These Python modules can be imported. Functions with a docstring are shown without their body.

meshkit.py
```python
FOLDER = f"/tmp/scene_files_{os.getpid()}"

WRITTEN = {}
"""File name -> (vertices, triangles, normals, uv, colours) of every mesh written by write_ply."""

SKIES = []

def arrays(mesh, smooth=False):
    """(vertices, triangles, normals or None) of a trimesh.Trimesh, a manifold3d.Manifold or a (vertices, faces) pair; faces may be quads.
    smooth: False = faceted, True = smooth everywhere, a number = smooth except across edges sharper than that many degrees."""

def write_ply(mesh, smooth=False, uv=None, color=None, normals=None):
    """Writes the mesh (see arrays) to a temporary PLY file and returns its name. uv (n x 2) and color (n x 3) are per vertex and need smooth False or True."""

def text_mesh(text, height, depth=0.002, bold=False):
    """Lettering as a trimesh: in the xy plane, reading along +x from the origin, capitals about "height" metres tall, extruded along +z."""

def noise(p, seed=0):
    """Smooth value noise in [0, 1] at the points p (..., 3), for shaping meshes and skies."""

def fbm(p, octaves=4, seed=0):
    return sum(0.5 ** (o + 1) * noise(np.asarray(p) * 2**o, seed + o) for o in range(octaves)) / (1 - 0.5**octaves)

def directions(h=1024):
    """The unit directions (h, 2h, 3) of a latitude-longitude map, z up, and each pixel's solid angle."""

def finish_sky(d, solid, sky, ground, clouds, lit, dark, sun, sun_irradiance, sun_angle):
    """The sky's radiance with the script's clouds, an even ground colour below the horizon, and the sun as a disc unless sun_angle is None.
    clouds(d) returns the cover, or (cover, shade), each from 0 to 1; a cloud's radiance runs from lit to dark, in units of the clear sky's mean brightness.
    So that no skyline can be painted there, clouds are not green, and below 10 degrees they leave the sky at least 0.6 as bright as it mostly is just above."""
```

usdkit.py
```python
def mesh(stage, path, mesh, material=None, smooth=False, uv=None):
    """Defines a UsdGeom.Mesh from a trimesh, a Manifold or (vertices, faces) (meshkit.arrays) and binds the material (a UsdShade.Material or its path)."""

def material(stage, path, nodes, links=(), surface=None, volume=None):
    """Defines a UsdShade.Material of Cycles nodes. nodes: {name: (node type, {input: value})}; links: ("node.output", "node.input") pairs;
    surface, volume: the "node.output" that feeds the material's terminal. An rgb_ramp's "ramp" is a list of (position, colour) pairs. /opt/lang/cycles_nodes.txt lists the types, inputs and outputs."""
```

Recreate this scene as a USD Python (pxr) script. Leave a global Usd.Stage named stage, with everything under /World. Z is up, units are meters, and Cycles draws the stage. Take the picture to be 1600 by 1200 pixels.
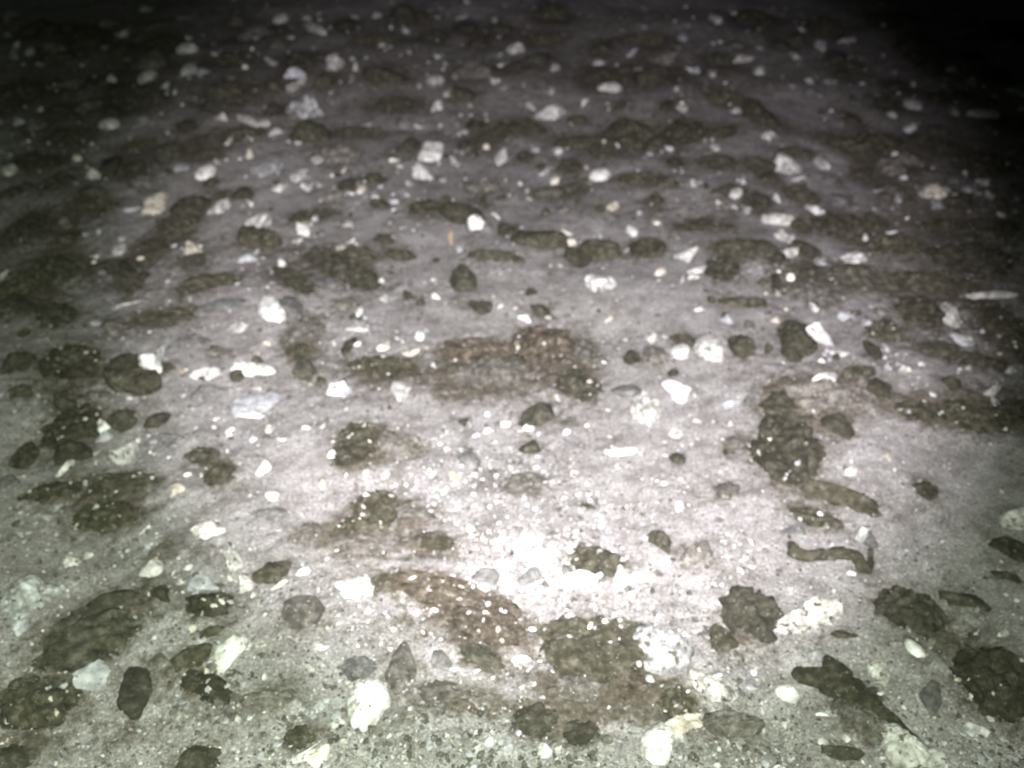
import math, random
import numpy as np, trimesh
import usdkit, meshkit
from pxr import Usd, UsdGeom, UsdLux, UsdShade, Gf, Sdf, Vt

stage = Usd.Stage.CreateInMemory()
UsdGeom.SetStageUpAxis(stage, "Z")
UsdGeom.SetStageMetersPerUnit(stage, 1.0)
UsdGeom.Xform.Define(stage, "/World")
UsdGeom.Scope.Define(stage, "/World/Looks")

# ------------------------------------------------------------------ camera, night sky, torch
CAM_H, PITCH, FPX = 0.60, math.radians(32.8), 1537.0     # metres, downward tilt, focal length in pixels of a 1600 wide picture
cam = UsdGeom.Camera.Define(stage, "/World/camera")
cam.CreateHorizontalApertureAttr(4.8)
cam.CreateVerticalApertureAttr(3.6)
cam.CreateFocalLengthAttr(4.8 * FPX / 1600)
cam.CreateFStopAttr(1.3)
cam.CreateFocusDistanceAttr(0.49)
cam.CreateExposureAttr(0.12)
cam.CreateClippingRangeAttr(Gf.Vec2f(0.02, 500))
cam.AddTranslateOp().Set(Gf.Vec3d(0, 0, CAM_H))
cam.AddRotateXOp().Set(90 - math.degrees(PITCH))

SUN_ELEV, SUN_ROT = math.radians(24), math.radians(-60)
sky = usdkit.material(stage, "/World/Looks/night_sky", {
    "s": ("sky_texture", {"sky_type": "single_scattering", "sun_disc": False, "sun_elevation": SUN_ELEV, "sun_rotation": SUN_ROT}),
    "t": ("hsv", {"saturation": 0.25, "value": 1.0}),
    "gl": ("mix_color", {"blend_type": "multiply", "fac": 1.0, "b": (0.55, 1.1, 0.62), "use_clamp": False}),
    "b": ("background_shader", {"strength": 0.0008})},
    [("s.color", "t.color"), ("t.color", "gl.a"), ("gl.result", "b.color")], surface="b.background")
dome = UsdLux.DomeLight.Define(stage, "/World/sky")
UsdShade.MaterialBindingAPI.Apply(dome.GetPrim()).Bind(sky)
dome.GetPrim().SetCustomDataByKey("kind", "structure")
moon = UsdLux.DistantLight.Define(stage, "/World/moonlight")
moon.CreateIntensityAttr(0.002); moon.CreateAngleAttr(0.5)
moon.GetPrim().CreateAttribute("inputs:normalize", Sdf.ValueTypeNames.Bool).Set(True)
moon.CreateColorAttr(Gf.Vec3f(1, 0.97, 0.93))
moon.AddRotateZOp().Set(-math.degrees(SUN_ROT)); moon.AddRotateXOp().Set(-(90 - math.degrees(SUN_ELEV)))

# the hand torch that lights the ground, beside the camera
TORCH_POS = Gf.Vec3d(0.038, -0.05, 0.70)
def torch_beam(name, aim, cone, soft, intensity, colour):
    t_ = UsdLux.SphereLight.Define(stage, "/World/" + name)
    t_.CreateRadiusAttr(0.010); t_.CreateIntensityAttr(intensity); t_.CreateColorAttr(Gf.Vec3f(*colour)); t_.CreateNormalizeAttr(True)
    sh_ = UsdLux.ShapingAPI.Apply(t_.GetPrim())
    sh_.CreateShapingConeAngleAttr(cone); sh_.CreateShapingConeSoftnessAttr(soft)
    t_.AddTransformOp().Set(Gf.Matrix4d().SetLookAt(TORCH_POS, Gf.Vec3d(*aim), Gf.Vec3d(0, 0, 1)).GetInverse())
torch_beam("torch_hot_spot", (0.045, 1.15, 0), 25.5, 0.62, 49.0, (1.0, 0.92, 1.04))
torch_beam("torch_spill", (-0.16, 0.63, 0), 47.0, 1.0, 26.5, (0.89, 1.0, 0.82))  # wide second beam, added to lift the outer ground and tint it green

# ------------------------------------------------------------------ helpers
used = {}
def numbered(path):
    n = used.get(path, 0); used[path] = n + 1
    return path if n == 0 else f"{path}_{n:03d}"
def tag(prim, label=None, cat=None, group=None, kind=None):
    for k, v in (("label", label), ("category", cat), ("group", group), ("kind", kind)):
        if v: prim.SetCustomDataByKey(k, v)
SIN, COS = math.sin(PITCH), math.cos(PITCH)
def ground_h(x, y):
    x, y = np.asarray(x, float), np.asarray(y, float)
    p = np.stack([x, y, np.zeros_like(x)], -1)
    z = (meshkit.noise(p * 3.1 + 7, 1) - .5) * .022 + (meshkit.noise(p * 8.7 + 3, 2) - .5) * .012
    z += (meshkit.fbm(p * 24, 2, 5) - .5) * .0035
    return z
def on_ground(px, py):
    """The point of the ground that is seen at a pixel of the 1600 x 1200 picture, with its pixels per metre and the sine of the view's slope."""
    u, v = (px - 800) / FPX, (600 - py) / FPX
    d = np.array([u, COS + v * SIN, -SIN + v * COS])
    z = 0.0
    for _ in range(6):
        t = (CAM_H - z) / -d[2]
        x, y = d[0] * t, d[1] * t
        z = float(ground_h(np.array([x]), np.array([y]))[0])
    return np.array([x, y, z]), FPX / t, -d[2] / np.linalg.norm(d)

# ------------------------------------------------------------------ materials
def mat(name, cols, scale=60, rough=.85, speck=None, bump=.4, bscale=None, spec=.3, dist=.002, silt=None):
    """Mottled mineral: three tones from noise, optional specks, fine relief."""
    nodes = {"g": ("geometry", {}), "oi": ("object_info", {}),
             "n": ("noise_texture", {"scale": scale, "detail": 6.0, "roughness": .65}),
             "r": ("rgb_ramp", {"ramp": [(.30, cols[0]), (.5, cols[1]), (.68, cols[2])]}),
             "n2": ("noise_texture", {"scale": bscale or scale * 6, "detail": 5.0, "roughness": .7}),
             "b": ("bump", {"strength": bump, "distance": dist}),
             "h": ("hsv", {}), "mr": ("map_range", {"from_min": 0.0, "from_max": 1.0, "to_min": .82, "to_max": 1.15}),
             "p": ("principled_bsdf", {"roughness": rough, "specular_ior_level": spec})}
    links = [("g.position", "n.vector"), ("g.position", "n2.vector"), ("n.fac", "r.fac"), ("n2.fac", "b.height"), ("b.normal", "p.normal"),
             ("oi.random", "mr.value"), ("mr.result", "h.value")]
    last = "r.color"
    if speck:
        nodes["v"] = ("noise_texture", {"scale": speck[1], "detail": 3.0, "roughness": .6})
        nodes["vr"] = ("rgb_ramp", {"ramp": [(speck[2], (0, 0, 0)), (speck[2] + .06, (1, 1, 1))]})
        nodes["sc"] = ("color", {"value": speck[0]})
        nodes["mx"] = ("mix_color", {"blend_type": "mix"})
        links += [("g.position", "v.vector"), ("v.fac", "vr.fac"), ("vr.color", "mx.fac"), (last, "mx.a"), ("sc.color", "mx.b")]
        last = "mx.result"
    if silt:                                         # sand clinging in patches
        nodes["si"] = ("noise_texture", {"scale": silt[0], "detail": 5.0, "roughness": .7})
        nodes["sr"] = ("map_range", {"range_type": "smoothstep", "from_min": silt[1], "from_max": silt[1] + .13, "to_min": 0.0, "to_max": silt[2]})
        nodes["sv"] = ("color", {"value": (.225, .207, .198)})
        nodes["sx"] = ("mix_color", {"blend_type": "mix"})
        links += [("g.position", "si.vector"), ("si.fac", "sr.value"), ("sr.result", "sx.fac"), (last, "sx.a"), ("sv.color", "sx.b")]
        last = "sx.result"
    links += [(last, "h.color"), ("h.color", "p.base_color")]
    return usdkit.material(stage, "/World/Looks/" + name, nodes, links, surface="p.BSDF")

M = {
    "b": mat("bright_shell", [(.22, .21, .185), (.60, .59, .565), (.80, .80, .78)], 90, .7, ((.15, .13, .10), 150, .60), .7, silt=(80, .60, .8)),
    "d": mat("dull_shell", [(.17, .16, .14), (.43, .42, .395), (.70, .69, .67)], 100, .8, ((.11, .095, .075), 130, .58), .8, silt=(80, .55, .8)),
    "c": mat("cream_shell", [(.22, .19, .14), (.54, .49, .41), (.78, .75, .67)], 110, .75, ((.16, .13, .09), 130, .60), .7),
    "k": mat("lilac_shell", [(.17, .17, .17), (.33, .33, .345), (.56, .56, .58)], 90, .75, ((.14, .125, .11), 140, .62), .7),
    "l": mat("pitted_limestone", [(.13, .115, .09), (.48, .465, .43), (.82, .81, .77)], 95, .85, ((.08, .068, .05), 140, .57), .9),
    "m": mat("mottled_limestone", [(.09, .086, .078), (.28, .28, .275), (.60, .61, .61)], 110, .85, ((.08, .07, .055), 130, .58), .9),
    "y": mat("ochre_chip_stone", [(.28, .20, .11), (.46, .36, .23), (.62, .54, .40)], 90, .75, None, .5),
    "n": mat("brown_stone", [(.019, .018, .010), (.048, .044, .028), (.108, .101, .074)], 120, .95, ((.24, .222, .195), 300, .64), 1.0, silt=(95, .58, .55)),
    "v": mat("olive_stone", [(.022, .021, .014), (.050, .047, .033), (.105, .098, .075)], 110, .95, ((.21, .20, .165), 300, .65), 1.0, silt=(95, .60, .5)),
    "r": mat("rust_brown_stone", [(.028, .023, .015), (.076, .062, .044), (.17, .146, .115)], 120, .95, ((.40, .37, .32), 240, .65), 1.0, silt=(95, .57, .6)),
    "g": mat("grey_stone", [(.058, .056, .051), (.122, .119, .113), (.24, .236, .228)], 110, .9, ((.38, .36, .33), 260, .63), .9, silt=(90, .56, .6)),
    "e": mat("earth_grey_stone", [(.045, .040, .032), (.105, .096, .082), (.22, .205, .18)], 120, .95, ((.40, .37, .32), 260, .62), 1.0, silt=(90, .54, .7)),
}

# ------------------------------------------------------------------ what lies on the ground, read off the photograph
# shape  x y  width height (pixels of the 1600 wide picture)  turn (degrees, clockwise)  colour  [| label]  [| short name that other labels may use]
# shapes: w smooth pebble, q angular chip, c shell, l pitted lump, s stone (the dark arc and the pitted stone crevice are shade built as stones), g flat stone, p clod of soil
ITEMS = """
p 852 535 104 88 20 r | big reddish brown speckled rock lying near the middle of the sand | big reddish rock
p 776 580 110 56 -8 e | low grey brown clod spreading beside the big reddish speckled rock
s 838 640 58 46 10 v | dark olive stone with a yellow flake in front of the big reddish rock
p 903 598 70 52 30 n
w 672 237 38 28 15 b | larger cream white pebble of the close pair in the far sand | white pebble pair
l 661 268 42 30 0 b | lower bright white lump of the close pair in the far sand
w 783 245 22 40 18 b | elongated white pebble lying at a slant in the far sand | slanted white pebble
l 480 165 66 42 15 m | broad mottled grey white lump in the dim far sand | mottled grey lump
l 522 95 36 24 20 d | pale grey lump high in the dark behind the mottled grey lump | high grey lump
l 148 272 36 26 -10 d | pale lump with a dark stone touching its side | pale shaded lump
s 174 256 34 54 -12 v | dark upright stone touching a pale lump in the dim sand
w 247 312 34 42 10 c | rounded cream pebble standing out in the dim sand | rounded cream pebble
l 40 918 104 74 -8 m | large mottled grey white stone at the edge of the view | large mottled grey stone
w 355 1016 50 62 25 b | bright white egg shaped pebble near the mossy brown stone | white egg shaped pebble
c 1030 1012 76 68 -10 m | largest white shell against the broad brown clod | largest white shell
c 1028 1160 46 54 40 b | white crescent shaped shell edge curving in the near sand | white crescent shell
l 940 438 48 38 5 b | white chunk with a notched top like a U | notched white chunk
c 1108 542 40 38 0 d | pale shell ring with a bright curved rim | pale shell ring
l 1480 492 40 52 -5 d | pale cross shaped chunk between dark stones in deep shade | pale cross shaped chunk
l 1232 257 60 32 -8 d | broad pale lump in the dim sand with small chips in front | broad pale lump
w 1452 295 44 26 -5 c | pinkish pale stone in the dark with a fuzzy outline | pinkish pale stone
l 363 864 54 58 -15 l | bright white chunk with dark holes beside a row of pale lumps | holed white chunk
q 627 606 28 50 -25 b | bright white blade shaped chip pointing up | white blade shaped chip
o 704 365 20 32 -35 y | irregular ochre fragment beside the white faced grey stone | irregular ochre fragment
p 930 1015 185 130 10 n | broad brown soil clod with pale flecks in the near sand | broad brown clod
p 680 918 140 56 12 r | long rust brown soil clod beside a bright pitted chunk | long rust brown clod
p 1424 950 92 76 15 v | lobed dark olive clump on smooth grey sand | lobed dark olive clump
l 860 172 42 28 -5 d | wide pale stone behind the dark clods in the far sand | wide pale stone
p 985 205 72 58 35 n | dark brown clod with two lobes in the far sand | two lobed dark clod
p 1072 200 72 48 -25 n | dark brown ragged clod beside the two lobed one
w 1280 68 22 24 0 d | lone pale chip high in the dark | lone pale chip
l 1330 398 46 30 0 d | bright lump at the border of the deep shade | shade border lump
p 930 872 82 44 15 n | jagged dark brown lump in the brightest glare | jagged lump in the glare
s 1310 770 132 34 17 n | long dark slab stone lying slanted on smooth grey sand | long slanted slab
l 1280 955 134 62 4 l | large oval pale stone full of pits with a bright white end | large pitted pale stone
l 565 911 68 46 -10 l | bright white pitted chunk at the end of the rust clod | bright pitted chunk
c 575 1096 60 62 -35 b | white shell with a grey hollow top in the near sand | hollow topped white shell
l 440 1184 100 52 -25 b | large bright white block cut by the bottom edge | large white block
q 415 728 26 30 0 b | white triangular chip alone on pale gravel | white triangular chip
q 1048 604 34 52 -30 b | bright angular white flake standing beside a grey white chunk | angular white flake
l 1004 636 66 52 15 l | grey white rough chunk with a bright edge below a white flake | rough grey white chunk
p 145 985 140 88 -15 v | mossy brown rounded stone, broad, near the large mottled grey stone | mossy brown stone
p 60 1092 130 76 5 n | dark brown clod low beside the mossy brown stone | low dark clod
s 1320 663 58 34 5 v | dark olive oval stone beside pale slivers | dark olive oval stone
q 235 821 54 22 -15 b | bright white flat chip with a tail | tailed bright chip
w 240 886 36 26 -38 b | bright white oval pebble tilted in front of the tailed chip | tilted oval pebble
l 325 826 58 26 8 l | row of creamy white bumps on one pale lump | creamy bumps
g 305 906 72 34 -6 k | smooth flat lilac grey pebble below pale lumps | flat lilac pebble
g 390 632 80 36 -8 k | flat pale grey stone behind the small white grains | flat pale grey stone
p 1560 1062 120 120 10 n | big dark brown clod at the dim edge of the near sand | big edge clod
s 1160 535 60 42 5 n | dark rounded stone next to the pale shell ring
w 1290 591 38 20 -8 b | bright white flat pebble in front of the white capped stone
q 703 667 30 38 15 b | bright white chunky chip in front of the reddish clod | chunky white chip
q 518 606 36 32 -25 b | bright white squarish chip with a grey chip at its side | squarish white chip
q 544 608 30 28 20 k | pale grey chip touching the squarish white chip
l 1110 1072 74 54 20 l | white rough chunk with dark hollow near the largest shell | hollow rough chunk
l 1070 1126 72 40 -12 c | creamy bumpy lump between a rough chunk and the crescent shell
c 1410 1165 66 50 35 d | pale white shell at the foot of the bone shaped stone | bright bone side shell
l 1458 1186 50 32 20 d | dull pale lump touching the bright shell by the bone shaped stone
p 1175 956 84 88 30 v | dark olive pitted stone beside the large pitted pale stone | dark olive pitted stone
s 1030 840 76 36 17 n | dark brown slanting stone behind a round spotted one | dark slanting stone
s 1090 862 54 48 -10 e | round brown stone with a yellow spot | yellow spotted stone
g 468 955 88 60 15 e | grey brown stone beside the bright pitted chunk
g 626 1040 58 78 -8 e | grey brown upright stone behind the hollow topped shell
s 478 576 48 38 0 v | dark olive square stone beside bright chips | dark olive square stone
p 600 570 104 42 6 n | brown flat clod under pale crumbs behind the white blade
p 565 680 70 60 20 n | brown clod with two white chips behind the pale gravel
p 620 692 90 44 10 e
g 730 715 42 36 10 g | small grey stone below the chunky white chip
s 830 696 44 26 -10 n | dark lump with two knobs on the pale sand | dark knobbed lump
p 815 752 66 38 -15 e | grey brown low stone on the white gravel
p 590 790 90 56 20 n | brown ragged clod with white chips on top
s 748 476 36 26 20 n | small dark brown angular stone on open grey sand | small dark angular stone
s 845 370 76 38 8 n | dark low stone beside the white faced grey stone
s 932 386 76 38 10 n | dark long low stone behind the notched chunk
s 775 397 92 22 12 v | thin dark stone just in front of the white faced grey stone
s 1025 550 38 38 0 e | dark round stone ball behind the angular flake | dark round ball
s 988 556 26 24 0 n
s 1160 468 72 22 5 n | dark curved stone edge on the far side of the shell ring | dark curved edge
p 1290 612 120 54 5 e | grey brown rock with pale slivers at its end
s 1372 602 42 32 15 n
p 1432 637 66 34 3 n | dark brown flat stone at the end of a dark row
p 1515 642 120 50 4 n | dark brown long clod with a pinkish chip on it | pink chip clod
s 1520 560 84 24 0 n | dark thin stone in the shade behind the dark row
p 1437 482 70 56 10 n
p 1572 505 66 72 0 n
p 1230 690 96 110 40 n | large dark crumbly clod behind the long slanted slab | large crumbly clod
p 1222 626 60 40 0 n
w 1240 626 36 24 20 d | pale sliver lying on the grey brown rock
q 1280 652 16 30 -25 d | pale narrow sliver near the dark olive oval stone
s 325 610 58 32 -6 g | dark grey stone tucked under bright white crumbs | dark grey tucked stone
l 325 581 50 20 -12 b | bright white lump capping the dark grey tucked stone
l 384 574 54 26 15 b | bright knobbly white lump next to the capped grey stone | knobbly white lump
p 265 490 92 28 -14 n | dark long stone slanting behind the spotted half white ball
p 330 438 96 32 -12 n | dark brown long stone among grey patches
g 340 478 90 28 -15 g | pale grey slanting slab in the dim sand | pale grey slanting slab
p 92 764 100 34 -8 n | dark brown clod with a rusty fleck in the dim sand | rusty flecked clod
p 195 752 110 36 -5 n | dark brown clod following the rusty flecked one
p 345 737 48 40 0 n
p 30 472 72 26 5 n
p 110 560 90 56 5 n | dark patchy clod in the dim sand before the spotted ball
p 95 410 76 40 10 n
s 405 372 70 40 5 n | dark stone in the grey sand behind pale crumbs
p 490 334 76 24 -8 n
s 452 476 38 52 -35 g | dark grey stone beside a slanted white shell
c 424 481 28 50 -40 b | white shell streak slanted against a dark grey stone | slanted white shell
s 540 474 46 26 -5 e | brown flat stone ringed by a pale rim
q 566 516 44 10 6 b | thin white shell splinter above crumbs | thin white splinter
s 544 540 16 50 10 n
q 558 536 22 18 -30 b
l 597 541 22 16 0 c
l 630 553 40 18 12 c
s 250 920 50 46 -10 n | dark stone beside the flat lilac pebble
p 334 941 80 40 0 n | dark brown clod in front of the flat lilac pebble
g 155 1050 62 44 -10 k | grey pale stone on the near side of the mossy brown stone
s 213 1076 48 64 10 v | dark olive upright stone near the bottom edge
p 310 1182 64 40 0 v
s 425 893 44 42 0 n | dark stone with bright yellowish chips on its side
p 470 1150 46 34 0 n
s 762 897 42 30 0 g | grey stone in the white glare
p 560 848 84 34 10 e
p 838 1122 72 46 -15 v | dark speckled stone by the bottom edge | dark speckled stone
p 905 1142 56 40 0 v
p 1058 1092 62 54 0 n
p 755 975 120 64 15 r | rusty soil clod scattered with pale flecks
s 1510 935 66 28 8 v
s 1310 987 44 20 -10 n
g 1455 1092 46 58 5 g
p 1380 1142 90 50 40 e
s 1060 716 26 18 10 v | small olive stone alone on the bright sand | small olive stone
s 1134 706 9 12 20 n
s 914 790 28 10 5 v
s 885 890 24 20 0 g
p 670 322 62 30 0 n
s 540 288 26 24 0 n
p 280 346 56 50 0 n
p 150 316 66 26 0 n
p 1135 150 56 28 5 n
p 1150 382 76 28 0 n
s 1247 350 26 40 0 n
p 545 822 70 30 -40 n
q 565 437 1 1 0 b
g 655 845 54 24 -5 e
g 1090 1018 50 30 0 g
p 190 412 100 20 -5 n
p 520 405 100 36 25 v
p 560 430 70 34 20 n
p 455 430 70 24 30 n
s 1215 400 40 30 0 n
p 1300 350 60 40 0 n
p 1400 380 90 40 0 n
p 1520 400 110 60 0 n
p 1465 545 60 30 0 v
p 480 830 60 30 -20 e
q 322 268 24 22 10 b
q 358 220 20 17 0 d
w 390 238 22 20 0 c
q 186 388 20 15 0 d
q 154 360 16 14 0 d
w 303 388 24 17 0 c
q 48 80 18 15 0 d
q 193 52 24 18 0 d
w 175 122 22 16 10 d
w 230 118 20 24 0 d
q 258 132 15 12 0 d
w 295 108 24 22 0 d
q 292 76 26 14 10 d
q 232 12 20 16 0 d
q 238 190 16 14 0 d
q 172 193 24 14 0 d
q 345 182 50 16 -10 d
q 65 100 14 12 0 d
q 15 265 20 16 0 d
q 25 70 30 14 0 d
w 486 295 27 24 15 b
w 528 268 22 20 0 c
w 465 271 26 22 0 d
q 440 290 22 18 0 d
q 557 313 13 11 20 b
q 477 357 26 20 30 b
w 615 248 16 12 -15 c
q 715 210 11 15 -25 b
q 410 190 22 13 5 d
q 430 205 20 14 0 d
q 492 44 40 12 40 d
q 512 140 22 14 30 d
q 432 96 32 13 5 d
q 440 28 20 16 0 d
q 480 28 14 18 -20 d
w 635 45 18 16 0 d
q 612 42 16 12 0 d
q 557 25 12 10 0 d
q 590 24 14 8 0 d
q 609 65 10 14 -20 d
q 692 108 10 12 0 b
q 683 88 8 15 -25 b
q 695 98 8 13 -20 b
q 710 118 8 18 -30 b
q 655 132 17 17 0 d
w 680 125 20 14 0 d
q 697 146 15 20 -20 d
q 705 178 14 14 0 d
q 720 178 8 13 0 d
q 755 175 14 14 0 d
q 733 162 10 12 0 d
w 772 125 17 15 0 d
q 787 135 10 14 -15 d
w 803 74 30 22 -10 d
q 775 85 16 14 0 d
q 773 30 12 14 0 d
w 756 227 16 12 0 c
q 655 194 16 10 0 d
q 573 197 12 9 0 d
q 447 238 10 17 0 d
w 565 295 16 18 0 c
w 534 388 15 16 0 c
w 818 130 14 15 20 b
w 866 103 18 18 0 d
q 862 140 17 15 0 d
q 830 163 13 20 -15 d
q 893 190 8 14 -25 c
q 908 165 24 14 -20 d
q 935 97 28 10 -5 d
q 953 137 28 13 0 d
q 870 235 12 18 -25 b
q 917 260 8 17 0 c
q 938 273 26 17 5 b
w 865 280 16 18 0 c
q 812 285 12 14 0 b
q 825 308 10 13 -20 d
q 956 323 28 14 -8 c
w 988 358 19 20 10 b
q 1037 299 15 18 10 b
q 1083 285 11 18 -15 b
q 1066 168 17 22 -20 d
q 1058 137 11 16 0 d
q 1112 112 14 22 -10 d
w 1120 30 18 16 0 d
w 1188 72 18 15 0 d
w 1187 108 22 18 -20 d
q 1048 190 6 16 -10 c
q 1148 300 22 15 -20 d
q 1161 285 9 15 15 b
q 1122 315 9 14 0 b
q 1147 322 14 10 20 d
w 1025 345 13 12 0 c
w 1195 340 15 18 0 b
q 937 368 8 8 0 b
q 885 362 18 8 15 b
q 875 376 6 11 -20 b
q 803 380 8 16 0 c
q 1257 45 18 14 0 d
q 1320 60 26 14 0 d
q 1235 133 12 12 0 d
q 1300 168 17 14 0 d
w 1395 180 14 16 0 d
w 1425 163 20 16 0 d
w 1420 198 18 18 15 b
w 1397 238 20 18 0 b
q 1413 277 13 15 0 b
q 1535 178 42 15 10 d
q 1240 278 26 12 -15 d
q 1283 255 14 22 -30 d
w 1275 327 28 18 35 b
q 1214 310 18 26 30 b
q 1215 342 40 15 0 d
q 1225 370 32 14 15 d
q 1365 295 18 12 0 d
w 1532 283 17 13 0 d
w 1550 305 18 20 10 d
q 1565 335 12 16 0 b
q 1415 341 18 12 10 b
q 1433 346 8 12 0 b
w 1348 368 16 17 -15 b
q 1575 70 20 12 0 d
q 213 468 38 18 -20 d
q 181 480 14 9 0 d
q 191 528 13 14 0 b
q 293 528 13 13 20 b
q 202 621 10 8 10 b
q 150 722 10 14 -15 c
o 287 581 15 12 0 y
q 338 656 9 8 0 b
q 392 648 30 9 10 b
q 305 667 9 8 0 b
w 360 670 14 12 0 b
w 275 762 28 22 0 c
q 293 741 14 11 0 b
q 235 706 9 7 0 b
q 355 703 11 10 0 b
w 442 411 15 14 0 b
q 593 437 15 11 15 b
q 560 486 17 18 15 b
l 420 530 26 22 -15 c
w 522 535 24 19 0 d
q 410 577 32 16 15 b
w 604 583 15 12 0 b
q 594 610 9 8 0 b
q 674 568 13 18 -10 b
q 692 562 15 24 0 e
w 678 461 30 17 25 b
w 677 434 9 8 0 b
l 660 523 22 17 10 b
s 640 463 24 16 0 n
q 770 460 16 12 0 d
q 780 478 13 9 20 b
s 725 658 15 15 0 n
w 760 647 11 9 0 b
q 760 672 12 10 0 b
q 745 678 10 8 0 b
w 788 662 17 16 0 b
q 637 683 11 9 0 b
q 532 683 14 10 10 b
w 523 708 21 12 -5 b
w 420 668 17 17 0 c
q 443 685 20 8 0 b
q 477 667 13 10 0 b
w 503 665 11 10 0 b
o 710 745 20 14 25 y
o 505 753 13 20 -15 y
q 540 742 11 12 0 b
w 570 740 11 14 0 c
w 603 740 13 16 -15 c
q 585 780 20 13 -20 b
q 555 778 17 10 0 c
q 425 774 20 11 15 b
q 690 772 24 8 -15 b
q 823 495 28 18 30 b
s 848 482 34 20 10 n
w 953 496 19 11 -10 c
q 1087 483 25 10 -15 b
w 1063 548 26 20 0 b
q 1136 558 9 12 0 b
q 1085 613 8 22 -5 b
w 1143 628 32 19 -10 k
q 822 668 26 14 -15 b
q 883 675 18 11 -20 b
q 840 714 11 9 0 b
q 945 704 14 12 0 b
q 1066 695 9 8 0 b
q 970 705 40 11 -5 b
q 1040 710 9 10 0 b
q 1085 655 15 8 30 b
q 873 622 13 14 0 b
q 880 606 10 10 0 k
q 965 728 11 9 0 b
q 880 745 17 10 0 c
q 895 741 9 10 0 c
q 1060 790 17 14 -15 b
w 1095 421 32 9 -15 d
q 1185 415 9 14 0 b
q 1228 542 11 18 0 b
q 1258 546 38 10 5 c
q 1283 564 10 20 -5 b
q 1322 513 8 10 0 b
q 1215 455 12 18 15 b
w 1388 541 16 26 10 b
s 1364 548 26 40 -10 n
q 1545 461 74 10 -4 d
q 1223 670 10 8 0 y
q 1457 612 14 15 0 b
w 1540 639 13 20 10 c
q 1438 567 17 9 20 d
q 1388 712 11 14 15 c
q 1570 770 11 9 0 d
q 90 832 52 14 33 d
w 358 902 13 12 0 c
q 235 960 10 8 0 c
w 300 982 12 11 0 c
q 233 927 9 8 0 b
q 268 934 15 9 -10 b
q 253 865 8 13 0 c
q 477 891 27 14 -20 b
w 439 912 27 12 -28 c
w 471 936 13 10 0 b
q 573 955 13 10 0 c
w 615 983 11 9 0 b
q 627 1008 18 9 30 b
l 500 1008 40 15 -8 d
q 410 1010 11 9 0 b
q 560 1010 10 9 0 b
q 482 1040 32 14 55 d
w 497 1178 38 30 -15 c
l 790 951 42 16 -8 b
w 745 1142 11 8 0 b
w 767 1141 11 8 0 b
q 700 1153 9 14 0 b
q 447 1091 17 10 0 b
w 760 985 12 12 0 b
w 787 1008 12 12 0 b
q 525 812 13 12 0 b
w 735 826 17 12 20 c
q 815 950 22 15 0 b
q 813 1030 28 11 -8 c
q 850 1172 20 20 15 b
q 900 1190 22 11 0 b
q 895 1110 15 9 0 k
w 960 960 17 14 0 b
w 918 965 14 16 0 c
w 907 987 10 18 10 y
w 945 1042 17 16 0 y
q 940 1078 9 13 20 k
w 992 975 18 14 0 y
q 1070 990 13 20 0 c
w 1097 943 15 12 0 b
q 1148 851 11 9 0 b
w 1178 852 15 12 10 b
q 1160 893 8 10 0 b
q 1055 895 22 11 15 b
q 1112 1180 11 9 0 b
q 1195 1096 12 12 0 b
q 1180 1044 9 8 0 b
q 1012 1062 20 13 0 d
w 1032 1074 17 13 0 d
w 1430 1012 28 25 0 b
w 1373 1046 28 28 0 d
w 1568 988 20 15 0 d
w 1590 937 12 10 0 b
w 1230 1082 28 24 10 b
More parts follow.
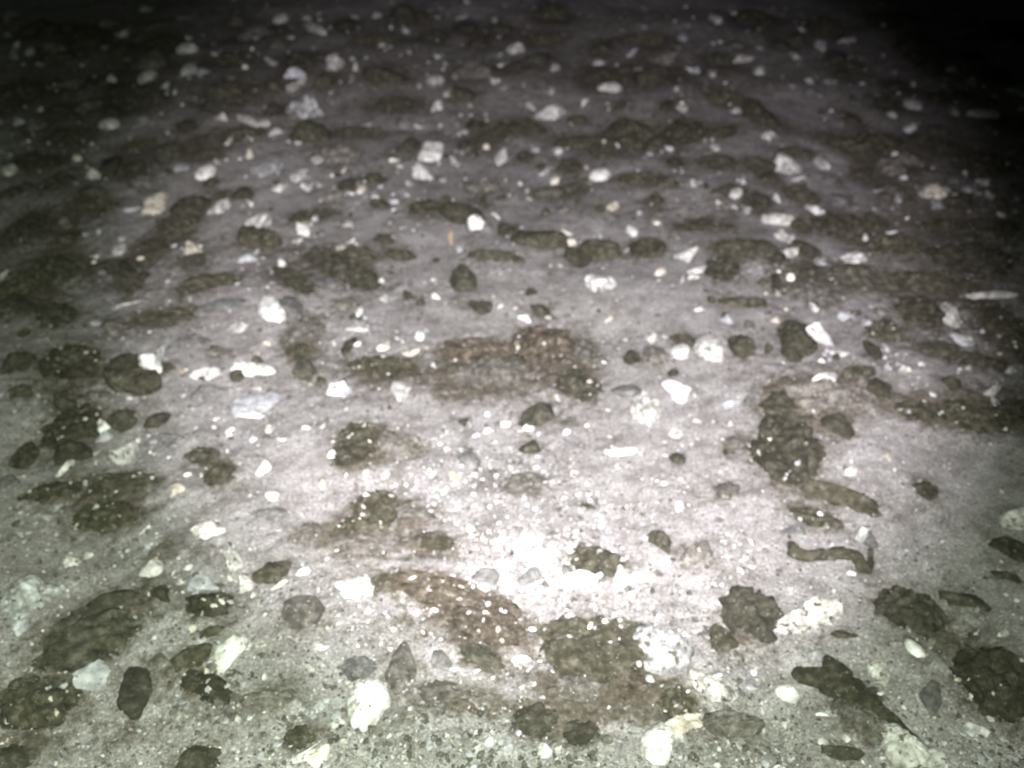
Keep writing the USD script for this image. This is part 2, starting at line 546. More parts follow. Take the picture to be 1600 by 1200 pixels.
q 1286 1115 32 12 8 b
w 1225 1130 16 12 0 b
w 1376 1083 15 11 0 b
l 973 902 42 44 10 b
s 302 320 50 36 0 n
p 560 394 62 22 5 n
s 532 420 58 34 20 v
p 465 442 62 24 25 n
s 380 300 30 22 0 n
p 240 380 52 24 -5 n
s 332 282 30 20 0 n
s 900 402 40 30 10 n
p 945 236 44 24 5 n
s 1212 440 20 40 20 n
p 1450 437 120 40 5 n
p 1332 352 44 56 0 n
p 1120 252 62 28 0 n
p 1000 276 62 22 0 n
p 1040 283 44 18 0 n
p 1100 352 80 20 0 n
s 1182 387 56 24 0 n
p 1375 222 72 44 0 n
s 1140 296 56 24 0 n
p 1242 236 60 18 0 n
s 832 196 50 22 0 n
s 902 186 48 18 0 n
p 905 221 70 20 0 n
s 820 242 40 18 0 n
p 860 301 44 16 0 e
p 738 545 120 50 0 r
p 545 705 52 38 0 n
p 640 802 74 30 5 e
p 680 842 60 26 10 n
p 1480 350 90 30 0 n
p 1530 250 80 30 0 n
p 60 250 80 26 0 n
p 110 210 70 24 0 v
p 380 205 60 20 0 n
p 560 205 70 22 0 n
p 620 160 60 22 0 n
p 740 225 50 18 0 n
p 590 60 60 18 0 n
p 850 60 60 18 0 n
p 1010 60 70 18 0 n
p 360 90 60 20 0 n
s 20 560 50 40 0 v
p 1590 640 60 50 0 n
p 985 1000 90 44 20 n
p 1150 690 30 18 0 e
s 250 1030 40 26 0 e
p 420 1090 80 34 -5 e
p 690 1080 70 36 0 e
p 560 1040 50 36 0 g
p 745 1090 60 24 0 e
s 1130 1000 50 40 0 n
p 20 1180 70 40 0 v
l 900 900 70 34 5 b
l 845 872 60 34 8 b
l 790 884 40 24 -8 b
q 1000 900 26 16 0 b
q 940 915 20 14 30 b
q 760 915 24 16 -20 b
l 588 662 30 16 0 d
g 1180 620 40 22 0 g
g 985 610 50 26 10 g
g 560 500 36 18 0 g
g 300 530 60 24 -10 g
g 350 550 50 20 0 e
g 510 440 60 24 25 g
g 700 610 40 22 0 e
g 250 860 60 30 -10 e
g 420 800 50 22 0 g
g 860 1085 50 24 0 k
g 690 1030 44 36 0 g
l 1085 430 26 14 0 d
l 1225 395 30 16 0 d
p 900 1075 80 44 10 e
p 985 1068 60 50 -10 r
l 880 985 20 14 0 d
q 960 1020 18 12 20 c
q 895 1030 16 10 -20 d
p 772 948 84 40 20 r
p 604 905 50 26 -5 n
p 730 585 60 34 0 e
p 912 548 40 50 0 e
"""
ITEMS = [l for l in ITEMS.strip().splitlines() if not l.startswith("q 565 437 1")]
NAMES = {"w": ("pebble", "pebble"), "q": ("stone_chip", "stone chip"), "c": ("shell", "shell"), "l": ("rough_lump", "stone"), "s": ("dark_stone", "stone"),
         "g": ("flat_stone", "stone"), "p": ("soil_clod", "clod of soil"), "o": ("ochre_chip", "stone chip")}
RELIEF = {"w": .55, "q": .50, "c": .45, "l": .55, "s": .50, "g": .30, "p": .40, "o": .4}

# ------------------------------------------------------------------ shapes (unit radius, z up)
ICO = {k: trimesh.creation.icosphere(k) for k in (1, 2, 3, 4)}
def facets(d, rng, n, lo, soft):
    """Radius of a stone cut by n planes, its edges rounded."""
    pl = rng.normal(size=(n, 3)); pl /= np.linalg.norm(pl, axis=1, keepdims=True)
    off = rng.uniform(lo, 1.0, n)
    c = np.maximum(d @ pl.T, 1e-3) / off
    return (c ** soft).sum(1) ** (-1 / soft)
def unit_shape(kind, seed, sub):
    rng = np.random.default_rng(seed)
    m = ICO[sub]; d = np.array(m.vertices); sh_ = rng.uniform(0, 50, 3)
    f = lambda k, o=3: meshkit.fbm(d * k + sh_, o, seed % 97) - .5
    if kind == "w":
        r = facets(d, rng, 12, .70, 9) * (1 + .32 * f(2.0) + .14 * f(6, 3))
    elif kind in "qo":
        r = facets(d, rng, 9, .55, 12) * (1 + .38 * f(2.2) + .16 * f(7))
    elif kind == "l":
        r = facets(d, rng, 12, .72, 7) * (1 + .55 * f(2.3, 4) + .16 * f(8, 2))
        for _ in range(7):
            c = rng.normal(size=3); c[2] = abs(c[2]) + .2; c /= np.linalg.norm(c)
            a = np.arccos(np.clip(d @ c, -1, 1))
            r -= rng.uniform(.10, .30) * np.exp(-(a / rng.uniform(.13, .26)) ** 2)
    elif kind == "s":
        r = facets(d, rng, 16, .80, 8) * (1 + .42 * f(1.9) + .26 * f(6, 3))
    elif kind == "g":
        r = facets(d, rng, 12, .74, 9) * (1 + .36 * f(1.9) + .14 * f(7))
    elif kind == "p":
        r = .95 * (1 + .60 * f(1.7, 4) + .55 * f(4.5, 4) + .22 * f(15, 2))
    v = d * r[:, None]
    v[:, :2] /= np.abs(v[:, :2]).max(0)           # the outline fills the measured box
    v[:, 2] /= v[:, 2].max()
    v[v[:, 2] < 0, 2] *= .6
    return v, np.array(m.faces)
def shell_shape(seed):
    """A curved shell lying hollow side down: fan ribs, ragged rim, real thickness."""
    rng = np.random.default_rng(seed)
    nr, na = 14, 44
    a = np.arange(na) / na * 2 * math.pi
    rim = 1 + .10 * np.sin(a * 2 + rng.uniform(0, 6)) + .07 * np.sin(a * 3 + rng.uniform(0, 6)) + .035 * rng.normal(size=na)
    top, bot = [], []
    for i in range(nr + 1):
        t = i / nr
        x, y = t * rim * np.cos(a), t * rim * np.sin(a)
        bx = math.sqrt(max(0, 1 - t * t)) ** .9
        z = bx * (1 + .25 * (x * .8)) + .10 * np.sin(a * 13) * t + .06 * math.sin(t * 22) * t
        top.append(np.stack([x, y, z], -1)); bot.append(np.stack([x * .93, y * .93, z - .12], -1))
    v = np.concatenate(top + bot); N = (nr + 1) * na; f = []
    for i in range(nr):
        for j in range(na):
            k = (j + 1) % na
            p, q, r_, s_ = i * na + j, i * na + k, (i + 1) * na + k, (i + 1) * na + j
            f += [(p, s_, r_), (p, r_, q), (p + N, q + N, r_ + N), (p + N, r_ + N, s_ + N)]
    for j in range(na):
        k = (j + 1) % na; p, q = nr * na + j, nr * na + k
        f += [(p, p + N, q + N), (p, q + N, q)]
    return v, np.array(f)

def place(px, py, w, h, ang, k, sink):
    """Matrix (3x3) from the unit shape to metres and the spot where its middle stands, so that it covers w x h picture pixels turned by ang."""
    at, s, slope = on_ground(px, py)
    a = math.radians(ang)
    cosv = math.sqrt(1 - slope * slope)
    q = slope * .62 + .38                                    # how much of a lying shape's depth one sees, its height included
    e1 = np.array([math.cos(a), math.sin(a)]) * w / 2; e2 = np.array([-math.sin(a), math.cos(a)]) * h / 2
    A = np.zeros((3, 3))
    A[:2, 0] = [e1[0] / s, -e1[1] / (s * q)]
    A[:2, 1] = [-e2[0] / s, e2[1] / (s * q)]
    size = min(np.linalg.norm(A[:2, 0]), np.linalg.norm(A[:2, 1]))
    A[1, 1] *= -1; A[0, 1] *= -1
    if np.linalg.det(A[:2, :2]) < 0: A[:, 1] *= -1
    c = k * 1.5 * size ** .75 * math.sqrt(abs(np.linalg.det(A[:2, :2]))) ** .25
    A[2, 2] = c
    base, _, _ = on_ground(px, py + .42 * c * cosv * s * (1 - sink))
    base = base + np.array([0, 0, -sink * c])
    return A, base
def put(parent, name, v, f, look, smooth=40):
    path = numbered((parent or "/World") + "/" + name)
    return usdkit.mesh(stage, path, (v, f), M[look] if isinstance(look, str) else look, smooth=smooth)

# ------------------------------------------------------------------ parse, then find a label for each thing
things = []
for i, line in enumerate(ITEMS):
    head, *rest = [x.strip() for x in line.split("|")]
    k, x, y, w, h, ang, col = head.split()
    things.append(dict(k=k, x=float(x), y=float(y), w=float(w), h=float(h), ang=float(ang), col=col, label=rest[0] if rest else None, short=rest[1] if len(rest) > 1 else None, seed=1000 + i * 7))
for i, t in enumerate(things):
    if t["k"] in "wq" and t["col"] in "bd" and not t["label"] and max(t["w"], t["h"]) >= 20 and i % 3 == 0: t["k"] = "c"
filler = np.random.default_rng(77)
def crowd(n, kinds, cols, w0, w1, zone, gap):
    """More of what crowds the dim parts of the ground, kept clear of what is there already."""
    got = 0
    for _ in range(n * 30):
        if got >= n: break
        x, y = zone()
        far = .35 + .65 * (y + 390) / 1590
        w = filler.uniform(w0, w1) * far * 1.25; h = w * filler.uniform(.42, .85)
        if any(abs(x - t["x"]) < gap * (w + t["w"]) / 2 and abs(y - t["y"]) < gap * (h + t["h"]) / 2 for t in things): continue
        k = kinds[filler.integers(len(kinds))]
        things.append(dict(k=k, x=float(x), y=float(y), w=float(w), h=float(h), ang=float(filler.uniform(-30, 30)), col=cols[filler.integers(len(cols))], label=None, short=None, seed=60000 + len(things) * 11))
        got += 1
def dim_zone():
    while True:
        x, y = filler.uniform(0, 1600), filler.uniform(15, 1190) ** 1.0
        y = 15 + (y - 15) * filler.random() ** .5 if filler.random() < .7 else y
        pool = math.exp(-((x - 840) / 420) ** 2 - ((y - 690) / 330) ** 2)
        sandy = math.exp(-((x - 1430) / 230) ** 2 - ((y - 830) / 120) ** 2)
        if filler.random() > 1.25 * pool + .9 * sandy: return x, y
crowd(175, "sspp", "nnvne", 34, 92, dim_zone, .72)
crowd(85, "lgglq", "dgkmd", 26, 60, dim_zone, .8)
SPECIAL = [   # built further down, named here so that labels can refer to them
    (232, 553, "spotted half white ball"), (1250, 525, "white capped dark stone"), (748, 346, "white faced grey stone"), (197, 648, "round olive stone"),
    (1345, 842, "grey rimmed white chip"), (1295, 865, "worm shaped twig"), (1320, 1075, "bone shaped brown stone")]
marks = [(t["x"], t["y"], t["short"]) for t in things if t["short"]] + SPECIAL
COLOUR = {"b": "bright white", "d": "dull white", "c": "cream", "k": "lilac grey", "l": "white", "m": "mottled", "y": "ochre yellow", "n": "dark brown", "v": "dark olive", "r": "rust brown", "g": "grey", "e": "grey brown"}
NOUN = {"w": "pebble", "q": "angular chip", "c": "shell", "l": "rough lump", "s": "stone", "g": "flat stone", "p": "soil clod", "o": "angular chip"}
def bearing(dx, dy):
    a = math.degrees(math.atan2(-dy, dx)) % 360
    return ["right of", "behind and right of", "behind", "behind and left of", "left of", "in front and left of", "in front of", "in front and right of"][int((a + 22.5) // 45) % 8]
taken = {t["label"] for t in things if t["label"]}
for t in things:
    if t["label"]: continue
    s_ = max(t["w"], t["h"])
    size = "tiny" if s_ < 13 else "small" if s_ < 24 else "medium" if s_ < 50 else "broad"
    form = "narrow " if s_ > 1.75 * min(t["w"], t["h"]) else ""
    near = sorted(marks, key=lambda m: math.hypot(m[0] - t["x"], 1.5 * (m[1] - t["y"])))
    for mx, my, short in near[:12]:
        lab = f"{size} {form}{COLOUR[t['col']]} {NOUN[t['k']]} {bearing(t['x'] - mx, t['y'] - my)} the {short}"
        if lab not in taken: break
        lab2 = "farther " + lab
        if lab2 not in taken: lab = lab2; break
    if len(lab.split()) > 16: lab = lab.replace(size + ' ', '', 1)
    taken.add(lab); t["label"] = lab

# ------------------------------------------------------------------ the ground, one sheet out to the horizon
def graded(marks_, steps):
    out = [marks_[0]]
    for (a, b), (s0, s1) in zip(zip(marks_[:-1], marks_[1:]), steps):
        n = max(1, int(round((b - a) * 2 / (s0 + s1))))
        u = np.arange(1, n + 1) / n; r_ = s1 / s0
        u = u if abs(r_ - 1) < 1e-6 else (r_ ** u - 1) / (r_ - 1)
        out += list(a + (b - a) * u)
    return np.array(out)
gx = graded([0, .62, 2.3, 60], [(.0036, .0040), (.004, .03), (.03, 9)])
gx = np.concatenate([-gx[:0:-1], gx])
gy = graded([-60, .2, 1.2, 4.2, 60], [(9, .05), (.0036, .0042), (.0042, .02), (.02, 9)])
X, Y = np.meshgrid(gx, gy)
Z = ground_h(X, Y)
fine = np.stack([X * 150, Y * 150, 0 * X], -1)
near_w = np.clip((2.1 - Y) / 1.3, 0.12, 1) * (np.abs(X) < 2.3)
Z = Z + (meshkit.fbm(fine, 2, 11) - .5) * .0020 * near_w
soil = np.zeros_like(X)  # brown soil patches, plus painted dimness far off and at the corners
for t in things:
    if t["k"] in "psg" and t["col"] in "nvre":
        p, s, slope = on_ground(t["x"], t["y"] + t["h"] * .15)
        a = math.radians(t["ang"]); q = slope * .8 + .2
        ux, uy = (X - p[0]) * s, -(Y - p[1]) * s * q
        ex, ey = (ux * math.cos(a) + uy * math.sin(a)) / (t["w"] * .62 + 5), (-ux * math.sin(a) + uy * math.cos(a)) / (t["h"] * .66 + 5)
        soil += (.62 if t["k"] == "p" else .35) * np.exp(-(ex ** 2 + ey ** 2) ** 1.4 * .9)
EXTRA = [(800, 50, 2600, 110), (90, 160, 520, 200), (1540, 260, 420, 300), (40, 420, 240, 160), (1580, 560, 120, 160), (500, 110, 700, 90), (1150, 120, 700, 90), (80, 350, 150, 60), (300, 380, 190, 60), (480, 400, 160, 60), (60, 440, 120, 50), (130, 580, 150, 60), (240, 500, 160, 40), (560, 600, 130, 50), (660, 600, 110, 60), (160, 800, 160, 50),  # first wide blobs put the dim far band and corners into the colour
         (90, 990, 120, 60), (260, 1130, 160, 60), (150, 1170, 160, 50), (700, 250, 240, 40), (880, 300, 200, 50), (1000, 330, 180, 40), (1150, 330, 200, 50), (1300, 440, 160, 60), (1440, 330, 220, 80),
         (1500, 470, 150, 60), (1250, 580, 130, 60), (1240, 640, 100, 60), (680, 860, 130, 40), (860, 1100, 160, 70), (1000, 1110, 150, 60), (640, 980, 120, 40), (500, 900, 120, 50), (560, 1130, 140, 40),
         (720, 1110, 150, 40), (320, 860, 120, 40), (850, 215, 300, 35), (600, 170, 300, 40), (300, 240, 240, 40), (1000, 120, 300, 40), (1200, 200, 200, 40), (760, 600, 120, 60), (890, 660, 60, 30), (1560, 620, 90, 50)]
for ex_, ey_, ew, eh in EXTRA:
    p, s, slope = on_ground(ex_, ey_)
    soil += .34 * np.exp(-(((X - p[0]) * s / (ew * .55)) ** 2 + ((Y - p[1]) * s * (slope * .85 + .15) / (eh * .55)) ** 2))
soil = np.clip(soil, 0, 1.1)
crumb = np.stack([X * 85, Y * 85, 0 * X], -1)
Z = Z + near_w * (soil * (meshkit.fbm(crumb, 4, 21) - .40) * .012 + (meshkit.fbm(crumb * 1.3 + 9, 3, 22) - .5) * .0022)
nv, nu = X.shape
idx = np.arange(nv * nu).reshape(nv, nu)
quads = np.stack([idx[:-1, :-1], idx[:-1, 1:], idx[1:, 1:], idx[1:, :-1]], -1).reshape(-1, 4)
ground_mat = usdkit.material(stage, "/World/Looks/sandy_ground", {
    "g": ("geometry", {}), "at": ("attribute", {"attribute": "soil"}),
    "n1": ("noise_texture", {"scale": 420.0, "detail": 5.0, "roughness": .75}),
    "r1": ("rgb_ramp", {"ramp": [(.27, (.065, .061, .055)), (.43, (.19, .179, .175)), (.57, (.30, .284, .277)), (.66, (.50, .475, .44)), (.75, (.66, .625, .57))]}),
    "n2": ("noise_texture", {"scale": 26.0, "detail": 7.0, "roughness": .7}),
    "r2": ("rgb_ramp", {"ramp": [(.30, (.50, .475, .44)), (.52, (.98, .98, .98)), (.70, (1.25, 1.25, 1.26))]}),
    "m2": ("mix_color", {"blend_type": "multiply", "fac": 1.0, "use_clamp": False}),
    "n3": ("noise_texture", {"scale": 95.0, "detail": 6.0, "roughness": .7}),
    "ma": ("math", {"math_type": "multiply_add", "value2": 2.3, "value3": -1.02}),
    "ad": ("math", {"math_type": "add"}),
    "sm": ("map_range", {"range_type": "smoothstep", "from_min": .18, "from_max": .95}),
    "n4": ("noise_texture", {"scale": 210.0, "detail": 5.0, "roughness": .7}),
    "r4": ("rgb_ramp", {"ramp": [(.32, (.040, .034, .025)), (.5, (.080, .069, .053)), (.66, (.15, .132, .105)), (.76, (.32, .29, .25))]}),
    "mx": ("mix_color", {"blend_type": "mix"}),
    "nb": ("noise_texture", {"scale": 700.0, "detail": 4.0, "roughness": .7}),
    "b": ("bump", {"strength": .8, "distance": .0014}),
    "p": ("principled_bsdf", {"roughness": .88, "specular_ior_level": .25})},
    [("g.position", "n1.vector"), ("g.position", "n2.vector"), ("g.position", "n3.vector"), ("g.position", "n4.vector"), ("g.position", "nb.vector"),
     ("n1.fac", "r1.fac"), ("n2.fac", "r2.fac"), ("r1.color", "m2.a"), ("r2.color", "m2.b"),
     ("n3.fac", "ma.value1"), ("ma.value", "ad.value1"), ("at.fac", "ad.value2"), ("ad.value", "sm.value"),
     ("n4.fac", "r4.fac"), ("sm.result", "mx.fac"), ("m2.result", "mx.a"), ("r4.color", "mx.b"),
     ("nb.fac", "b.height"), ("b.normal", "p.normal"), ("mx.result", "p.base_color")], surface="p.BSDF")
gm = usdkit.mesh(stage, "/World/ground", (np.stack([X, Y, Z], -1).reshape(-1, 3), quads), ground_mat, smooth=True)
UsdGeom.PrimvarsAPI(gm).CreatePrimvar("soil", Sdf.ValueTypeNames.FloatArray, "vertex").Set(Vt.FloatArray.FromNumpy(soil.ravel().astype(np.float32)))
tag(gm.GetPrim(), label="grey sandy ground with patches of brown soil", kind="structure")

# ------------------------------------------------------------------ stones, chips, shells, clods
def thing_xform(name, label, cat, base):
    x = UsdGeom.Xform.Define(stage, numbered("/World/" + name)); x.AddTranslateOp().Set(Gf.Vec3d(*map(float, base)))
    tag(x.GetPrim(), label, cat)
    return str(x.GetPath())
GROUPS = {"q": "chips strewn over the sand", "w": "pebbles strewn over the sand", "o": "ochre chips on the sand", "s": "dark stones in the sand", "p": "brown clods of soil on the sand",
          "l": "rough pale lumps on the sand", "c": "shells on the sand", "g": "flat stones in the sand"}
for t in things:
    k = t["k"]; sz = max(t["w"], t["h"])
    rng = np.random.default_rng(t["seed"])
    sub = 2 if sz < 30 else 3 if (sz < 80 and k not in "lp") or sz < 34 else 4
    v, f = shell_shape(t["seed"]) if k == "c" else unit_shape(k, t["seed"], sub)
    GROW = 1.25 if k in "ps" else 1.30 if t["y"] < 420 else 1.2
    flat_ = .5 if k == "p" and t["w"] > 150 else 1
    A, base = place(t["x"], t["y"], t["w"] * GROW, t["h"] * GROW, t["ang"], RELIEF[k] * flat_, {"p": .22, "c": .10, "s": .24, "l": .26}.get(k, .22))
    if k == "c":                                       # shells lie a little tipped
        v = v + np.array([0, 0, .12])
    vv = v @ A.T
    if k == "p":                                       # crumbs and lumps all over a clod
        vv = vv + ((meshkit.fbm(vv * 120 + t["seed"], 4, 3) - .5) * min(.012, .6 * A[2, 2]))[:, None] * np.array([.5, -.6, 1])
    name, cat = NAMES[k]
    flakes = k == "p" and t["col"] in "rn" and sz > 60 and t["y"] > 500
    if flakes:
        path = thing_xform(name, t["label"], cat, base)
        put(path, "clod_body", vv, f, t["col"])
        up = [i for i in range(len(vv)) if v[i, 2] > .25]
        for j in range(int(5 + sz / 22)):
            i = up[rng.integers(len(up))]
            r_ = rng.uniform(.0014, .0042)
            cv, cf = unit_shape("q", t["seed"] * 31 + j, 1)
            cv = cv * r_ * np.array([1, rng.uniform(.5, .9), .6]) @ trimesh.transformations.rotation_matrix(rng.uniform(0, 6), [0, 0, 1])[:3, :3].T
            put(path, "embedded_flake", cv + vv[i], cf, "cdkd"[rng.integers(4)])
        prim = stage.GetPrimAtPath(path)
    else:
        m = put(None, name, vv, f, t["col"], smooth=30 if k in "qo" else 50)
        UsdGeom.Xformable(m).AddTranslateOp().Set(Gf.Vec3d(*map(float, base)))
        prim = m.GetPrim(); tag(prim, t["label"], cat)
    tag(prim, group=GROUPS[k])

def placed(kind, seed, sub, x, y, w, h, ang, k, sink=.22):
    v, f = unit_shape(kind, seed, sub)
    A, base = place(x, y, w, h, ang, k, sink)
    return v @ A.T, f, base
def seen(P):
    """Picture pixels and depth of points."""
    q = P - np.array([0, 0, CAM_H]); z = q[:, 1] * COS - q[:, 2] * SIN
    return 800 + FPX * q[:, 0] / z, 600 - FPX * (q[:, 1] * SIN + q[:, 2] * COS) / z, z
def stone_with(label, body, bcol, bname, caps):
    """A stone whose white parts are pieces of its own, each sunk into the body's surface where the photograph shows it."""
    v, f, base = placed(*body)
    path = thing_xform("stone_with_white", label, "stone", base)
    put(path, bname, v, f, bcol)
    for name, (kind, seed, sub, x, y, w, h, ang), col in caps:
        bx, by, bz = seen(v + base)
        i = np.argmin(np.hypot(bx - x, by - y) + 4000 * (bz - bz.min()))
        cv, cf = unit_shape(kind, seed, sub)
        s_ = FPX / bz[i]; a = math.radians(ang)
        cv = cv * np.array([w, min(w, h), h]) / 2 / s_
        ca, sa = math.cos(a), math.sin(a)
        cv = np.stack([cv[:, 0] * ca + cv[:, 2] * sa, cv[:, 1], -cv[:, 0] * sa + cv[:, 2] * ca], -1)
        rx, rz = (x - 800) / s_, 0
        ray = np.array([(x - 800) / FPX, COS + (600 - y) / FPX * SIN, -SIN + (600 - y) / FPX * COS])
        c = np.array([0, 0, CAM_H]) + ray * (bz[i] + .12 * min(w, h) / s_)
        put(path, name, cv + c - base, cf, col)
stone_with("round ball, bright white below and mottled grey on top, among dim stones", ("w", 51, 4, 233, 555, 56, 60, 0, .85), "m", "stone_body",
           [("white_side", ("w", 52, 3, 232, 566, 46, 36, 0), "b")])
stone_with("dark round stone capped by one bright white knob", ("s", 61, 4, 1238, 536, 80, 58, 0, .55), "n", "stone_body", [("white_knob", ("w", 62, 3, 1275, 517, 36, 32, -30), "b")])
stone_with("grey stone with one bright white face behind thin dark stone", ("s", 71, 4, 764, 346, 48, 50, 10, .7), "g", "stone_body",
           [("white_face", ("w", 72, 3, 742, 350, 32, 36, 0), "b"), ("pale_rim", ("q", 73, 2, 772, 336, 34, 9, 50), "d")])
stone_with("grey rimmed bright white chip standing above the worm shaped twig", ("s", 81, 3, 1358, 838, 32, 38, 10, .7), "g", "grey_rim", [("white_face", ("q", 82, 3, 1343, 842, 28, 36, 15), "b")])
v, f, base = placed("s", 91, 4, 197, 649, 60, 50, 0, .6)
m = put(None, "olive_stone", v, f, "v"); UsdGeom.Xformable(m).AddTranslateOp().Set(Gf.Vec3d(*map(float, base))); tag(m.GetPrim(), "round dark olive stone with a white triangular chip at its side", "stone")
v, f, base = placed("q", 92, 3, 157, 665, 32, 28, 30, .6)
m = put(None, "stone_chip", v, f, "b"); UsdGeom.Xformable(m).AddTranslateOp().Set(Gf.Vec3d(*map(float, base))); tag(m.GetPrim(), "bright white triangular chip leaning on the round olive stone", "stone chip", GROUPS["q"])

def limb(path_px, radii_px, seed, lift=.3, amp=.25):
    """A knobbly stem along picture points on the ground: a tube with rounded ends and lumps."""
    P = []; R = []
    for (x, y), r_ in zip(path_px, radii_px):
        p, s, _ = on_ground(x, y + r_ * .3); P.append(p + np.array([0, 0, r_ / s * lift])); R.append(r_ / s)
    P, R = np.array(P), np.array(R)
    t = np.concatenate([[0], np.cumsum(np.linalg.norm(np.diff(P, axis=0), axis=1))]); n = 90
    u = np.linspace(0, t[-1], n)
    from scipy.interpolate import PchipInterpolator as PI_
    C = np.stack([PI_(t, P[:, i])(u) for i in range(3)], -1); r_ = PI_(t, R)(u)
    e = np.minimum(u, t[-1] - u); r_ = r_ * np.sqrt(np.clip(1 - (1 - np.clip(e / (R.mean() * .8), 0, 1)) ** 2, .02, 1))
    T = np.gradient(C, axis=0); T /= np.linalg.norm(T, axis=1, keepdims=True)
    S = np.cross(T, [0, 0, 1.0]); S /= np.linalg.norm(S, axis=1, keepdims=True); U = np.cross(S, T)
    na = 26; a = np.arange(na) / na * 2 * math.pi
    V = C[:, None] + r_[:, None, None] * (np.cos(a)[None, :, None] * S[:, None] + .8 * np.sin(a)[None, :, None] * U[:, None])
    k_ = 1 + amp * 2 * (meshkit.fbm(V * 110 + seed, 4, seed) - .5)
    V = C[:, None] + (V - C[:, None]) * k_[..., None]
    V = V.reshape(-1, 3); f = []
    for i in range(n - 1):
        for j in range(na):
            q = (j + 1) % na; f += [(i * na + j, i * na + q, (i + 1) * na + q), (i * na + j, (i + 1) * na + q, (i + 1) * na + j)]
    f += [(0, j + 1, j) for j in range(1, na - 1)] + [((n - 1) * na, (n - 1) * na + j, (n - 1) * na + j + 1) for j in range(1, na - 1)]
    return V, np.array(f)
v, f = limb([(1234, 846), (1240, 862), (1270, 868), (1310, 864), (1335, 866), (1346, 882), (1354, 890), (1360, 874), (1358, 856)], [6, 11, 10, 13, 9, 12, 9, 6, 4], 5, .3, .6)
base = v.mean(0) * np.array([1, 1, 0]) + np.array([0, 0, v[:, 2].min()])
m = put(None, "twig", v - base, f, "n"); UsdGeom.Xformable(m).AddTranslateOp().Set(Gf.Vec3d(*map(float, base))); tag(m.GetPrim(), "brown worm shaped twig curving on smooth grey sand", "twig")
v, f = limb([(1236, 1050), (1262, 1052), (1292, 1058), (1325, 1075), (1368, 1108), (1425, 1156), (1470, 1196)], [12, 18, 23, 26, 18, 11, 7], 8, .05, .5)
v2, f2 = limb([(1288, 1022), (1300, 1040), (1318, 1066)], [9, 16, 24], 9, .2, .5)
base = v.mean(0) * np.array([1, 1, 0]) + np.array([0, 0, v[:, 2].min()])
path = thing_xform("bone_shaped_stone", "long brown bone shaped stone with a forked head, tapering towards a bright shell", "stone", base)
put(path, "shaft", v - base, f, "n"); put(path, "forked_knob", v2 - base, f2, "n")

# ------------------------------------------------------------------ grit that nobody could count
def grit(name, label, n, rmin, rmax, looks, seed, zone, kinds="wq", flat=.65, cluster=0):
    rng = np.random.default_rng(seed)
    root = UsdGeom.PointInstancer.Define(stage, "/World/" + name)
    protos = []
    for j, (lk, kd) in enumerate(looks):
        v, f = unit_shape(kd, seed * 13 + j, 1 if rmax < .0032 else 2)
        m = usdkit.mesh(stage, f"/World/{name}/grain_{j:03d}" if j else f"/World/{name}/grain", (v, f), M[lk], smooth=30)
        protos.append(m.GetPath())
    root.CreatePrototypesRel().SetTargets(protos)
    px, py = zone(rng, n * 3 if cluster else n)
    u, vv = (px - 800) / FPX, (600 - py) / FPX
    dz = -SIN + vv * COS; t = CAM_H / -dz
    x, y = u * t, (COS + vv * SIN) * t
    if cluster:                                      # gathered in drifts, with bare sand between
        d_ = meshkit.fbm(np.stack([x * 7, y * 7, 0 * x], -1), 3, seed) + cluster * (rng.random(len(x)) - .5)
        keep = np.sort(np.argsort(-d_)[:n]); x, y = x[keep], y[keep]
    r_ = rmin * (rmax / rmin) ** (rng.random(n) ** 1.9)
    z = ground_h(x, y) + r_ * .12
    a = rng.uniform(0, 2 * math.pi, n)
    root.CreatePositionsAttr(Vt.Vec3fArray.FromNumpy(np.stack([x, y, z], -1).astype(np.float32)))
    root.CreateScalesAttr(Vt.Vec3fArray.FromNumpy(np.stack([r_, r_ * rng.uniform(.55, 1, n), r_ * flat], -1).astype(np.float32)))
    root.CreateOrientationsAttr(Vt.QuathArray([Gf.Quath(float(math.cos(b / 2)), 0, 0, float(math.sin(b / 2))) for b in a]))
    root.CreateProtoIndicesAttr(Vt.IntArray.FromNumpy(rng.integers(0, len(protos), n).astype(np.int32)))
    tag(root.GetPrim(), label, "grit", kind="stuff")
def everywhere(rng, n):
    return rng.uniform(-120, 1720, n), 1290 - 1290 * rng.random(n) ** 1.15
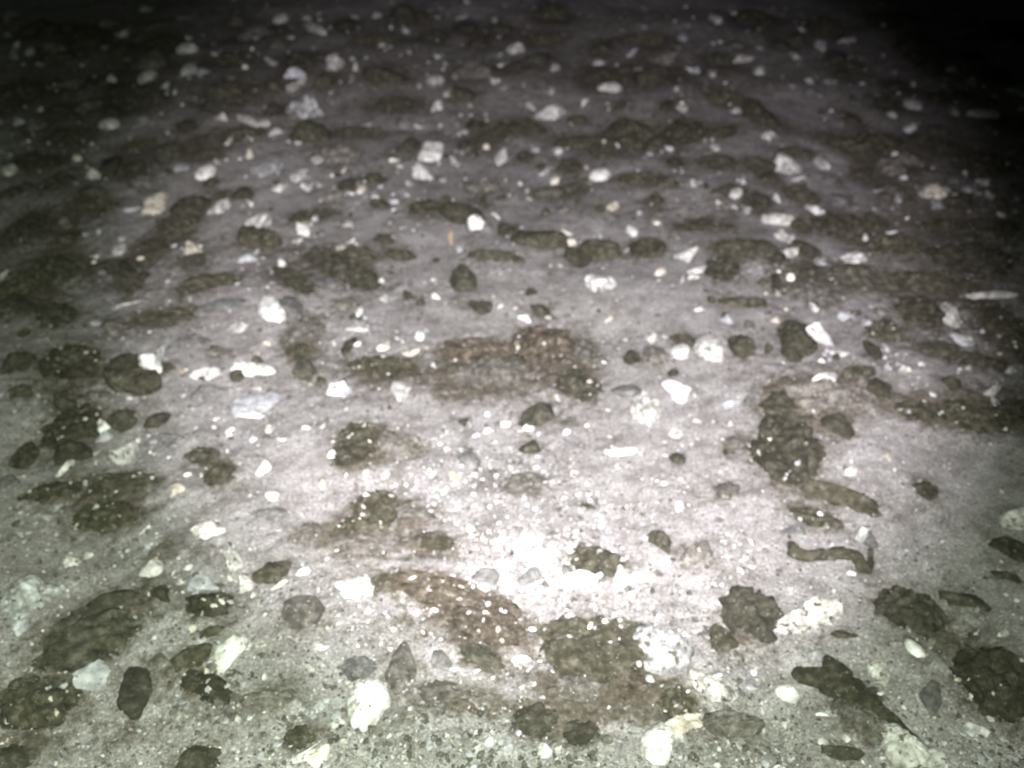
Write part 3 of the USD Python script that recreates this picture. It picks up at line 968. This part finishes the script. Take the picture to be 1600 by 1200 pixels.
PALE = [(850, 872, 70, 26, .20), (900, 745, 120, 40, .16), (500, 715, 90, 40, .10), (640, 770, 70, 30, .08), (880, 530, 50, 40, .05), (980, 900, 70, 40, .08), (600, 545, 60, 20, .03), (700, 960, 120, 40, .06), (960, 1010, 90, 60, .04)]
def bright_area(rng, n):
    xs, ys = [], []
    for cx, cy, sx, sy, part in PALE:
        m = int(n * part); xs.append(rng.normal(cx, sx, m)); ys.append(rng.normal(cy, sy, m))
    m = n - sum(map(len, xs))
    xs.append(rng.uniform(0, 1600, m)); ys.append(rng.uniform(60, 1250, m))
    return np.concatenate(xs), np.clip(np.concatenate(ys), 20, 1280)
grit("sand_grit", "fine grey and brown grit all over the sandy ground", 30000, .0007, .0024, [("g", "q"), ("e", "q"), ("e", "w"), ("k", "w"), ("d", "q"), ("n", "q")], 3, everywhere, flat=.5)
grit("shell_crumbs", "white and cream shell crumbs sprinkled over the sand", 2400, .0010, .0036, [("b", "q"), ("d", "q"), ("c", "q"), ("d", "w"), ("k", "q"), ("b", "w"), ("d", "q"), ("y", "q")], 4, bright_area, flat=.5, cluster=.5)
def far_zone(rng, n):
    x, y = rng.uniform(-60, 1660, n * 3), -20 + 620 * rng.random(n * 3) ** 1.25
    keep = rng.random(n * 3) > np.exp(-((x - 820) / 330) ** 2 - ((y - 640) / 230) ** 2)
    return x[keep][:n], y[keep][:n]
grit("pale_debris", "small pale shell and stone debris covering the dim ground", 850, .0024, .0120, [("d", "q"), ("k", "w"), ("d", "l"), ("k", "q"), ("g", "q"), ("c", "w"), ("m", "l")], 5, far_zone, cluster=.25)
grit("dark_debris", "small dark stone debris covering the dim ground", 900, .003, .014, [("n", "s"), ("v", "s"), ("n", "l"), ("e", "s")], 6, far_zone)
grit("gravel", "small grey and brown gravel mixed in drifts through the sand", 5000, .0016, .0056, [("g", "q"), ("e", "q"), ("k", "q"), ("e", "l"), ("e", "q"), ("d", "q"), ("g", "l")], 8, everywhere, flat=.6, cluster=.35)
